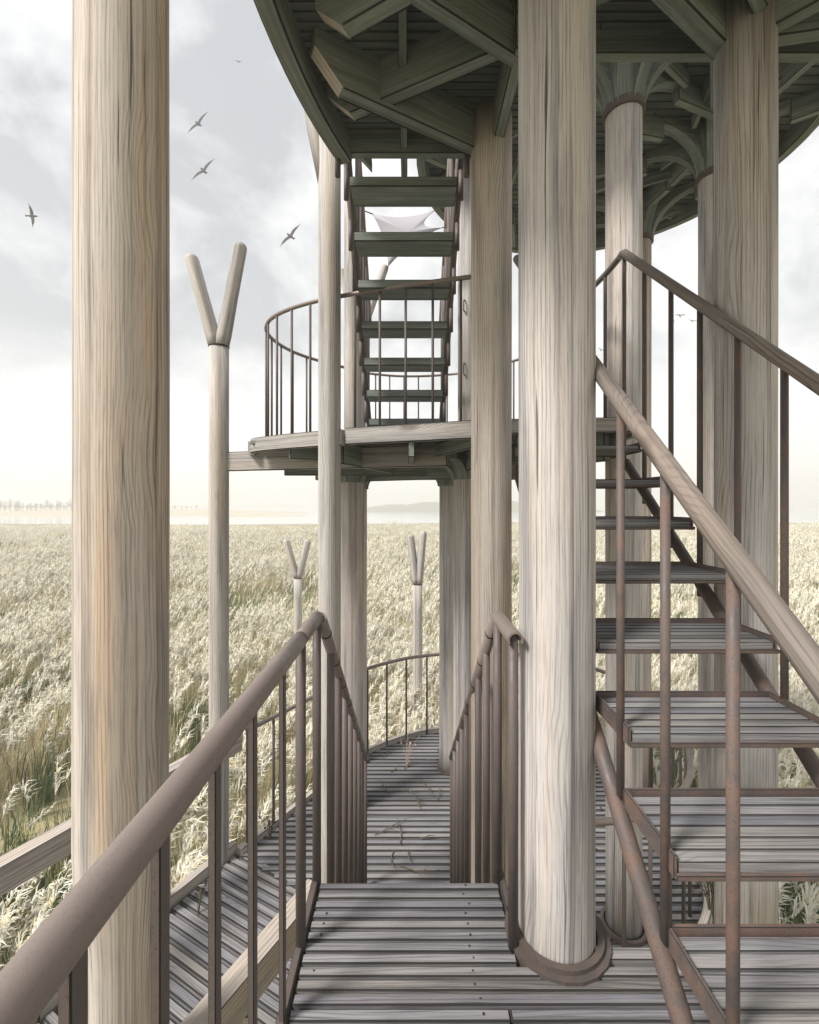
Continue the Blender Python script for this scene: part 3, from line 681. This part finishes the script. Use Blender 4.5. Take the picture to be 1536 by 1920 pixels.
# ------------------------------------------------------------------ stair from round platform to upper platform
o = thing('staircase', 'dark steep stair climbing from the round platform to the platform overhead', 'stair', (-.03, 3.5, ZM))
for mm_ in range(-1, 6):
    y, z = 3.98-.218*mm_, .88+.2*mm_
    MB().abox(-.352, .292, y-.195, y, z, z+.062, e=.006).build('tread', M['under'], o)
sl = lambda Y: .74+.887*(4.42-Y)
for X, sx in ((-.378, -1), (.318, 1)):
    MB().tube([(X, 4.42, sl(4.42)-.05), (X, 2.66, sl(2.66)-.05)], .0265, 16).build('stringer', [M['bar']], o)
    for mm_ in range(-1, 6):
        Y = 3.98-.218*mm_-.06; MB().tube([(X+sx*.010, Y, sl(Y)-.26), (X+sx*.010, Y, sl(Y)-.05)], .016, 10).build('stringer_clip', [M['bar']], o)
    for mm_ in range(-1, 4):
        Y = 3.98-.218*mm_; MB().tube([(X, Y+.03, sl(Y)-.1), (X, Y+.03, sl(Y)+1.02)], .0175, 12).build('baluster', [M['bar']], o)
    MB().tube([(X, 4.45, sl(4.45)+1.0), (X, 3.2, sl(3.2)+1.0)], .0225, 14).build('handrail', [M['rail']], o)

# ------------------------------------------------------------------ upper platform overhead (near)
o = thing('upper_platform', 'mossy underside of the overhead platform with crossing beams and narrow soffit boards', 'platform', (.8, 1.0, ZU))
CX, CY, RR = 2.5, 1.5, 3.05
arc = [(CX-RR*math.cos(R(a)), CY+RR*math.sin(R(a))) for a in np.linspace(-62, 21.5, 26)]
up_poly = arc + [(.75, 2.60), (.78, 2.03), (2.55, 2.03), (2.55, -1.2)]
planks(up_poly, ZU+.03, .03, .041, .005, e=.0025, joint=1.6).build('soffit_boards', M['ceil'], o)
sheet_top = planks([(x, y) for x, y in up_poly], ZU+.065, .03, .12, .003, e=.002, joint=2.5); sheet_top.build('deck_boards', M['deck'], o)
MB().ribbon([(CX-(RR+.03)*math.cos(R(a)), CY+(RR+.03)*math.sin(R(a))) for a in np.linspace(-62, 21.5, 40)], .085, 1.965, ZU+.10, e=.008).build('rim_beam', M['under'], o)
nb = 0
for p0, p1, zb, wd in [((-.43, 2.04), (.43, 2.50), 1.90, .062), ((-.40, 2.32), (.40, 1.945), 1.925, .055), ((-.37, 1.895), (.0, 1.705), 1.90, .062), ((-.01, 1.695), (.47, 1.97), 1.90, .06),
                       ((.475, 1.90), (.475, 2.42), 1.90, .055), ((.93, 1.69), (1.37, 1.95), 1.90, .075), ((.60, 1.80), (1.05, 1.60), 1.92, .05), ((.48, 1.96), (1.0, 1.40), 1.905, .055),
                       ((0, 1.70), (-.35, 1.2), 1.90, .06), ((0, 1.68), (.5, 1.1), 1.90, .06), ((1.42, 1.9), (2.2, 1.2), 1.90, .06), ((1.45, 1.9), (2.4, 1.75), 1.90, .06), ((.5, 1.1), (1.4, 1.8), 1.93, .05), ((-.45, .9), (.5, 1.1), 1.9, .06), ((.5, 1.1), (1.4, .2), 1.9, .06)]:
    nb += 1; zb += .0015*nb
    if nb in (1, 2, 3):
        a, b_ = Vector((*p0, 0)), Vector((*p1, 0)); d = (b_-a).normalized(); L = (b_-a).length; sd_ = Vector((d.y, -d.x, 0)); mb = MB()
        mb.prism([(0, ZU-.003), (L, ZU-.003), (L, zb), (.13, zb), (0, zb+.13)], lambda p, q, t_: a+d*p+sd_*t_+Vector((0, 0, q)), -wd/2, wd/2)
        mb.m[5] = 2; x0, x1 = (.13+.008, L)
        for tt in (-wd/2, wd/2): q0, q1 = a+d*x0+sd_*tt, a+d*x1+sd_*tt; mb.beam((q0.x, q0.y, zb-.001), (q1.x, q1.y, zb-.001), .006, .006, e=.001, mat=1)
        mb.build('cross_beam', [M['under'], M['ink'], M['pale']], o)
    else: MB().beam((*p0, zb), (*p1, zb), wd, ZU-.003-zb, align='b', e=.006).build('cross_beam', M['under'], o)

MB().abox(-.045, -.006, 1.72, 2.835, 2.035, ZU-.004, grain='y', e=.003).build('centre_joist', M['under'], o)
MB().abox(-.385, .56, 2.605, 2.655, 2.01, ZU+.095, grain='x', e=.004).build('edge_beam', M['under'], o)
MB().abox(.64, 2.5, 2.035, 2.085, 2.02, ZU+.095, grain='x', e=.004).build('edge_beam', M['under'], o)
mb = MB(); mb.prism([(0, 2.11), (.17, 1.96), (.17, 2.02), (.09, 2.05), (.07, 2.11)], lambda a, b_, t_: (-.385+a, 2.62+a*.35+t_, b_), -.02, .02); mb.build('corner_bracket', M['under'], o)
for x in (-.405, .335):
    MB().tube([(x, 2.60, 1.87), (x, 2.60, 2.1)], .016, 10).build('hanger_rod', [M['bar']], o)

# ------------------------------------------------------------------ rear platform overhead on flared columns
o = thing('upper_platform', 'round rear platform overhead carried by the flared capitals, seen past the right columns', 'platform', (1.75, 4.05, 3.1))
PC = Vector((1.75, 4.05)); PR = 1.62; ZP = 3.28
circ = [(PC.x+PR*math.cos(R(a)), PC.y+PR*math.sin(R(a))) for a in range(0, 360, 8)]
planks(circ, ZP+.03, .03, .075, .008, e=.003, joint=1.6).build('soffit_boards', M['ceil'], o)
planks(circ, ZP+.065, .03, .14, .003, e=.002, joint=2.0).build('deck_boards', M['deck'], o)
MB().ribbon([(PC.x+(PR+.02)*math.cos(R(a)), PC.y+(PR+.02)*math.sin(R(a))) for a in np.linspace(0, 360, 73)], .08, 3.12, ZP+.09, e=.006).build('rim_beam', M['under'], o)
cols3 = [Vector((1.58, 3.33)), Vector((2.685, 3.99)), Vector((2.53, 4.97)), Vector((1.0, 4.55))]
def rim_hit(c, a):
    d = Vector((math.cos(a), math.sin(a))); e_ = c-PC; bq = e_.dot(d); cq = e_.dot(e_)-PR*PR; return c+d*(-bq+math.sqrt(max(0, bq*bq-cq)))
for ci, c in enumerate(cols3):
    for k in range(8):
        a = (.35, .2, .1, .5)[ci]+k*math.pi/4; h = rim_hit(c, a); L = (h-c).length
        e_ = c+(h-c).normalized()*min(L-.03, 1.0 if ci else 1.15); s_ = c+(h-c).normalized()*.52
        if L > .6: MB().beam((s_.x, s_.y, 3.10), (e_.x, e_.y, 3.10), .06, .176, align='b', e=.005).build('radial_beam', M['under'], o)
prl = []
for i in range(9):
    a0, a1 = R(i*40), R(i*40+62); q0 = PC+Vector((math.cos(a0), math.sin(a0)))*1.55; q1 = PC+Vector((math.cos(a1), math.sin(a1)))*.7
    MB().beam((q0.x, q0.y, 3.16), (q1.x, q1.y, 3.16), .04, .11, align='b', e=.004).build('purlin', M['under'], o)

# ------------------------------------------------------------------ lower deck, its kerb and railings
o = thing('lower_deck', 'lower curved deck of dark weathered planks among the columns', 'deck', (.6, 4.4, ZL))
holes = []
planks(deck_poly, ZL, .045, .076, .019, e=.009, joint=3.2, jit=.003).build('planking', M['deck'], o)
left_c = [(-1.5, 4.02), (-1.25, 4.45), (-1.0, 4.86), (-.75, 5.3), (-.5, 5.66), (0, 6.03), (.5, 6.2), (1.2, 6.25), (1.85, 6.05), (2.38, 5.6), (2.66, 4.9), (2.6, 4.2), (2.37, 3.6), (2.12, 3.28), (1.83, 3.08), (1.5, 2.93), (1.1, 2.86)]
MB().ribbon(smooth([Vector((*p, 0)) for p in left_c], 4), .06, ZL-.12, ZL+.05, e=.005).build('kerb', M['pale'], o)
mb = MB()
for x in np.arange(-1.0, 2.6, .6): mb.abox(x-.03, x+.03, 3.1, 5.4, ZL-.18, ZL-.04, grain='y')
mb.build('floor_joists', M['under'], o)
mb = MB()
for x in (-1.1, 0, 1.1, 2.1):
    for y in (3.4, 5.2):
        if not (x < -.5 and y > 5): mb.tube([(x, y, ZG-.1), (x, y, ZL-.18)], .06, 10)
mb.build('stilts', M['post'], o)
railing('railing along the left back curve of the lower deck, behind the brown stair bars', [(-1.46, 4.09), (-1.22, 4.47), (-.97, 4.88), (-.74, 5.3), (-.5, 5.63), (0, 6.0), (.5, 6.16), (.9, 6.2)], ZL, 1.06, .30, .021, .013, G, phase=.97)
railing('railing round the right side of the lower deck, curving tightly under the rising stair', [(1.2, 6.2), (1.85, 6.0), (2.33, 5.58), (2.60, 4.89), (2.52, 4.2), (2.27, 3.66), (2.06, 3.34), (1.80, 3.12), (1.5, 2.97), (1.2, 2.92), (.9, 2.93)], ZL, 1.06, .22, .023, .013, G, phase=.4)

# ------------------------------------------------------------------ boardwalk
ang = math.atan2(PV.y, PV.x); Wd, Ln = 1.80, 7.5
A = PL; quad = [A, A+PV*Wd, A+PV*Wd+PU*Ln, A+PU*Ln]
o = thing('boardwalk', 'boardwalk of diagonal grey planks approaching at the lower left', 'boardwalk', (A.x+PU.x*2, A.y+PU.y*2, ZL))
planks([tuple(p) for p in quad], ZL-.004, .045, .076, .018, e=.008, joint=2.6, origin=tuple(A), ang=ang, jit=.003).build('planking', M['deck'], o)
for nm, off in (('kerb', -.05), ('kerb', Wd+.04)):
    for k in range(5):
        a = A+PV*off+PU*(k*1.5+.003); b_ = A+PV*off+PU*((k+1)*1.5-.003); MB().beam((a.x, a.y, ZL-.12), (b_.x, b_.y, ZL-.12), .07, .19, align='b', e=.004).build(nm, M['pale'], o)
mb = MB()
for off in (.2, .9, 1.6):
    a, b_ = A+PV*off+PU*.1, A+PV*off+PU*7.4; mb.beam((a.x, a.y, ZL-.18), (b_.x, b_.y, ZL-.18), .06, .135, align='b')
mb.build('floor_joists', M['under'], o)
def hand_beam(p0, p1, zt, label, n=2):
    o = thing('handrail_beam', label, 'handrail', (*p0, ZL), 'pale timber handrails of the boardwalk')
    p0, p1 = Vector((*p0, zt)), Vector((*p1, zt))
    for k in range(n):
        a, b_ = p0.lerp(p1, k/n+.0008), p0.lerp(p1, (k+1)/n-.0008)
        MB().beam(a, b_, .105, .085, align='t', e=.003).build('rail_board', M['pale'], o)
        MB().beam(a-Vector((0, 0, .087)), b_-Vector((0, 0, .087)), .085, .088, align='t', e=.003).build('rail_board', M['pale'], o)
    for f in ((.25, .75) if n > 1 else (.5,)):
        q = p0.lerp(p1, f); MB().abox(q.x-.04, q.x+.04, q.y-.04, q.y+.04, ZL-.1, zt-.177, grain='z', e=.003).build('post', M['pale'], o)
    return o
hand_beam((-1.53, 4.10), (-2.9, 1.53), -2.055, 'pale timber handrail crossing behind the foreground column at the left', 3)
hand_beam((-.50, 2.45), (-1.42, .65), -2.05, 'pale timber handrail running diagonally behind the thin brown bars at the bottom left', 2)

# ------------------------------------------------------------------ weeds poking through the decks
M['weed'] = plain('dry_weed', (.10, .085, .055), .9); M['weed_pink'] = plain('pale_weed', (.52, .36, .28), .9)
def weed(x, y, z, h, label, mat, n=5, seed=0):
    rr = random.Random(seed); mb = MB()
    for k in range(n):
        a = rr.uniform(0, 6.28); l = h*rr.uniform(.6, 1); dx, dy = math.cos(a)*l*rr.uniform(.1, .45), math.sin(a)*l*rr.uniform(.1, .45)
        P = [(x, y, z-.03), (x+dx*.3, y+dy*.3, z+l*.5), (x+dx, y+dy, z+l)]; mb.tube(P, [.004, .003, .0015], 5, caps=False)
        for j in range(9):
            f = rr.uniform(.45, 1); p = Vector((x+dx*f, y+dy*f, z+l*f)); s_ = rr.uniform(.008, .02); b0 = len(mb.v)
            for _ in range(3): mb.v.append(p+Vector((rr.uniform(-s_, s_), rr.uniform(-s_, s_), rr.uniform(-s_, s_*1.5))))
            mb.face([b0, b0+1, b0+2], 0, [(0, 0)]*3)
    o = mb.build('weed', [mat]); return tag(o, label, 'plant', 'weeds growing through the decks')
weed(-1.60, 3.45, ZL, .20, 'dry weed sprig on the boardwalk near its left kerb', M['weed'], 4, 1)
weed(-2.02, 2.72, ZL, .26, 'dry weed cluster at the bottom left between the handrail and the kerb', M['weed'], 6, 2)
weed(-.02, 5.35, ZL, .42, 'pale pinkish weed standing in the middle of the lower deck', M['weed_pink'], 4, 3)
weed(2.28, 3.42, ZL, .45, 'dark weed tuft beside the right kerb of the lower deck', M['weed'], 12, 4)
weed(-1.28, 4.2, ZL, .30, 'dry weeds along the left kerb of the lower deck', M['weed'], 7, 5)

def twig(x, y, L, a, seed):
    rr = random.Random(seed); P = []; q = Vector((x, y, ZL+.012))
    for k in range(6): P.append(q.copy()); a += rr.uniform(-.35, .35); q = q + Vector((math.cos(a), math.sin(a), 0))*L/5 + Vector((0, 0, rr.uniform(-.003, .012)))
    mb = MB(); mb.tube(P, [.005, .005, .0045, .004, .003, .0015], 6)
    for k in (2, 3): b_ = a+rr.choice((-.8, .8)); mb.tube([P[k], P[k]+Vector((math.cos(b_)*L*.2, math.sin(b_)*L*.2, .01))], [.003, .0012], 5)
    tag(mb.build('fallen_twig', [M['weed']]), 'thin dark dry twig lying on the planks of the lower deck', 'twig', 'twigs scattered on the lower deck')
for k in range(16):
    yy = random.uniform(3.7, 5.7); twig(random.uniform(-.35, .42), yy, random.uniform(.12, .4), random.uniform(0, 6.28), 50+k)
for k in range(8): twig(random.uniform(1.2, 2.1), random.uniform(3.2, 4.6), random.uniform(.12, .35), random.uniform(0, 6.28), 80+k)

# ------------------------------------------------------------------ shade sail
Yp = 6.1
cs = [Vector((-.48, 6.1, 3.88)), Vector((.42, 6.5, 4.22)), Vector((.47, 6.3, 3.82)), Vector((-.27, 6.05, 3.15))]
def edge(a, b_, sag, n=10):
    c = sum(cs, Vector())/4; m_ = (a+b_)/2; d = (c-m_); return [a.lerp(b_, i/n)+d*sag*4*(i/n)*(1-i/n) for i in range(n)]
loop = edge(cs[0], cs[1], .32)+edge(cs[1], cs[2], .55)+edge(cs[2], cs[3], .25)+edge(cs[3], cs[0], .1)
mb = MB(); nl = len(loop); cc = sum(loop, Vector())/nl
for th in (0, .008):
    for p in loop: mb.v.append(p+Vector((0, th, 0)))
    mb.v.append(cc+Vector((0, th+.05, 0)))
for i in range(nl):
    j = (i+1) % nl; mb.face([i, j, nl], 0, [(0, 0)]*3, True); mb.face([nl+1+j, nl+1+i, 2*nl+1], 0, [(0, 0)]*3, True); mb.face([j, i, nl+1+i, nl+1+j], 1, [(0, 0)]*4)
o = thing('shade_sail', 'grey shade sail stretched behind the upper stair treads', 'shade sail', (0, 6.2, 3.2))
mb.build('canvas', [M['sail'], M['ink']], o)
mb = MB()
for a, b_ in ((cs[0], cs[0]+Vector((-.16, 0, .06))), (cs[2], cs[2]+Vector((.35, .1, .1))), (cs[3], Vector((-.31, 6.2, 3.2))), (cs[1], cs[1]+Vector((.4, .2, .25)))): mb.tube([a, b_], .007, 6)
mb.build('tie_cord', [M['ink']], o)

# ------------------------------------------------------------------ birds
def bird(px, py, Y, span, roll, label, flap=.25, yaw=0):
    mb = MB()
    def wing(s_):
        out_ = [(0, .13), (.22, .22), (.42, .20), (.62, .12), (.80, -.02), (.97, -.10), (1.0, -.13), (.82, -.09), (.6, -.12), (.42, -.10), (.2, -.13), (0, -.15)]
        b0 = len(mb.v); n = len(out_)
        for th in (.012, -.012):
            for a, b_ in out_: mb.v.append(Vector((s_*a*.5, b_*.5*.62, th*(1-a*.8)+flap*.5*a*(1-.6*a))))
        A_ = [b0+i for i in range(n)]; B_ = [b0+n+i for i in range(n)]
        h = n//2
        for i in range(h-1):
            mb.face([A_[i], A_[i+1], A_[n-2-i], A_[n-1-i]], 0, [(0, 0)]*4); mb.face([B_[i+1], B_[i], B_[n-1-i], B_[n-2-i]], 0, [(0, 0)]*4)
        for i in range(n): j = (i+1) % n; mb.face([A_[i], B_[i], B_[j], A_[j]], 0, [(0, 0)]*4)
    wing(1); wing(-1)
    mb.tube([(0, .20, .0), (0, .17, .01), (0, .14, .012), (0, .10, .0), (0, .02, -.004), (0, -.08, 0), (0, -.14, .004)], [.004, .016, .028, .036, .05, .036, .016], 10)
    b0 = len(mb.v); mb.v += [Vector((-.014, -.12, .004)), Vector((.014, -.12, .004)), Vector((.05, -.21, .004)), Vector((-.05, -.21, .004)), Vector((0, -.16, .014))]
    for f in ((0, 1, 2, 3), (0, 4, 1), (1, 4, 2), (2, 4, 3), (3, 4, 0)): mb.face([b0+i for i in f], 0, [(0, 0)]*len(f))
    o = mb.build('bird', [M['bird']])
    o.location = ((px-766)/850*Y, Y, -(py-942)/850*Y); o.scale = (span*1.15,)*3
    # belly towards the viewer, then banked by roll in the picture plane
    o.rotation_euler = (Matrix.Rotation(R(roll), 3, 'Y') @ Matrix.Rotation(R(yaw), 3, 'Z') @ Matrix.Rotation(R(68), 3, 'X')).to_euler()
    return tag(o, label, 'bird', 'grey birds gliding in the sky')
bird(372, 232, 26, 1.50, -47, 'grey bird with spread wings, the upper of two gliding above the forked post', yaw=0)
bird(382, 320, 26, 1.62, -43, 'grey bird gliding just above the tall forked post, below another bird')
bird(60, 405, 26, 1.28, 80, 'grey bird with upright wings at the far left, beyond the thick foreground column')
bird(545, 443, 26, 1.60, -48, 'grey bird gliding between the forked post and the tower')
bird(448, 116, 60, 1.0, 5, 'tiny distant grey bird highest in the sky, near the overhead rim', flap=.5)
bird(1275, 592, 60, 1.5, 0, 'small distant bird with level wings seen between the bars at the right', flap=.5)
bird(1262, 605, 60, 1.0, -55, 'small distant bird with steeply tilted wings seen beside a bar at the right', flap=.4)
bird(1298, 602, 60, 1.2, 8, 'small distant bird partly hidden by a bar at the right', flap=.5)
bird(1127, 656, 60, 1.0, 25, 'tiny distant bird just right of the pale column', flap=.5)

# ------------------------------------------------------------------ haze over the marsh
def haze(d):
    me = bpy.data.meshes.new('haze'); x, y0, y1, z0, z1 = 1100, -60, 1300, ZG-1.0, 26
    v = [(sx*x, yy, zz) for zz in (z0, z1) for yy in (y0, y1) for sx in (-1, 1)]
    me.from_pydata(v, [], [(0, 2, 3, 1), (4, 5, 7, 6), (0, 1, 5, 4), (2, 6, 7, 3), (0, 4, 6, 2), (1, 3, 7, 5)])
    mm = bpy.data.materials.new('haze_air'); mm.use_nodes = True; t = mm.node_tree; t.nodes.clear()
    ou = N(t, 'ShaderNodeOutputMaterial'); pv = N(t, 'ShaderNodeVolumePrincipled'); pv.inputs['Color'].default_value = (.82, .81, .785, 1); pv.inputs['Density'].default_value = d; pv.inputs['Anisotropy'].default_value = .2
    L_(t, pv.outputs[0], ou.inputs['Volume']); me.materials.append(mm)
    o = bpy.data.objects.new('haze', me); COL.objects.link(o); o['kind'] = 'stuff'; o['label'] = 'pale haze in the air over the marsh'
haze(.0045)
S.cycles.volume_bounces = 2
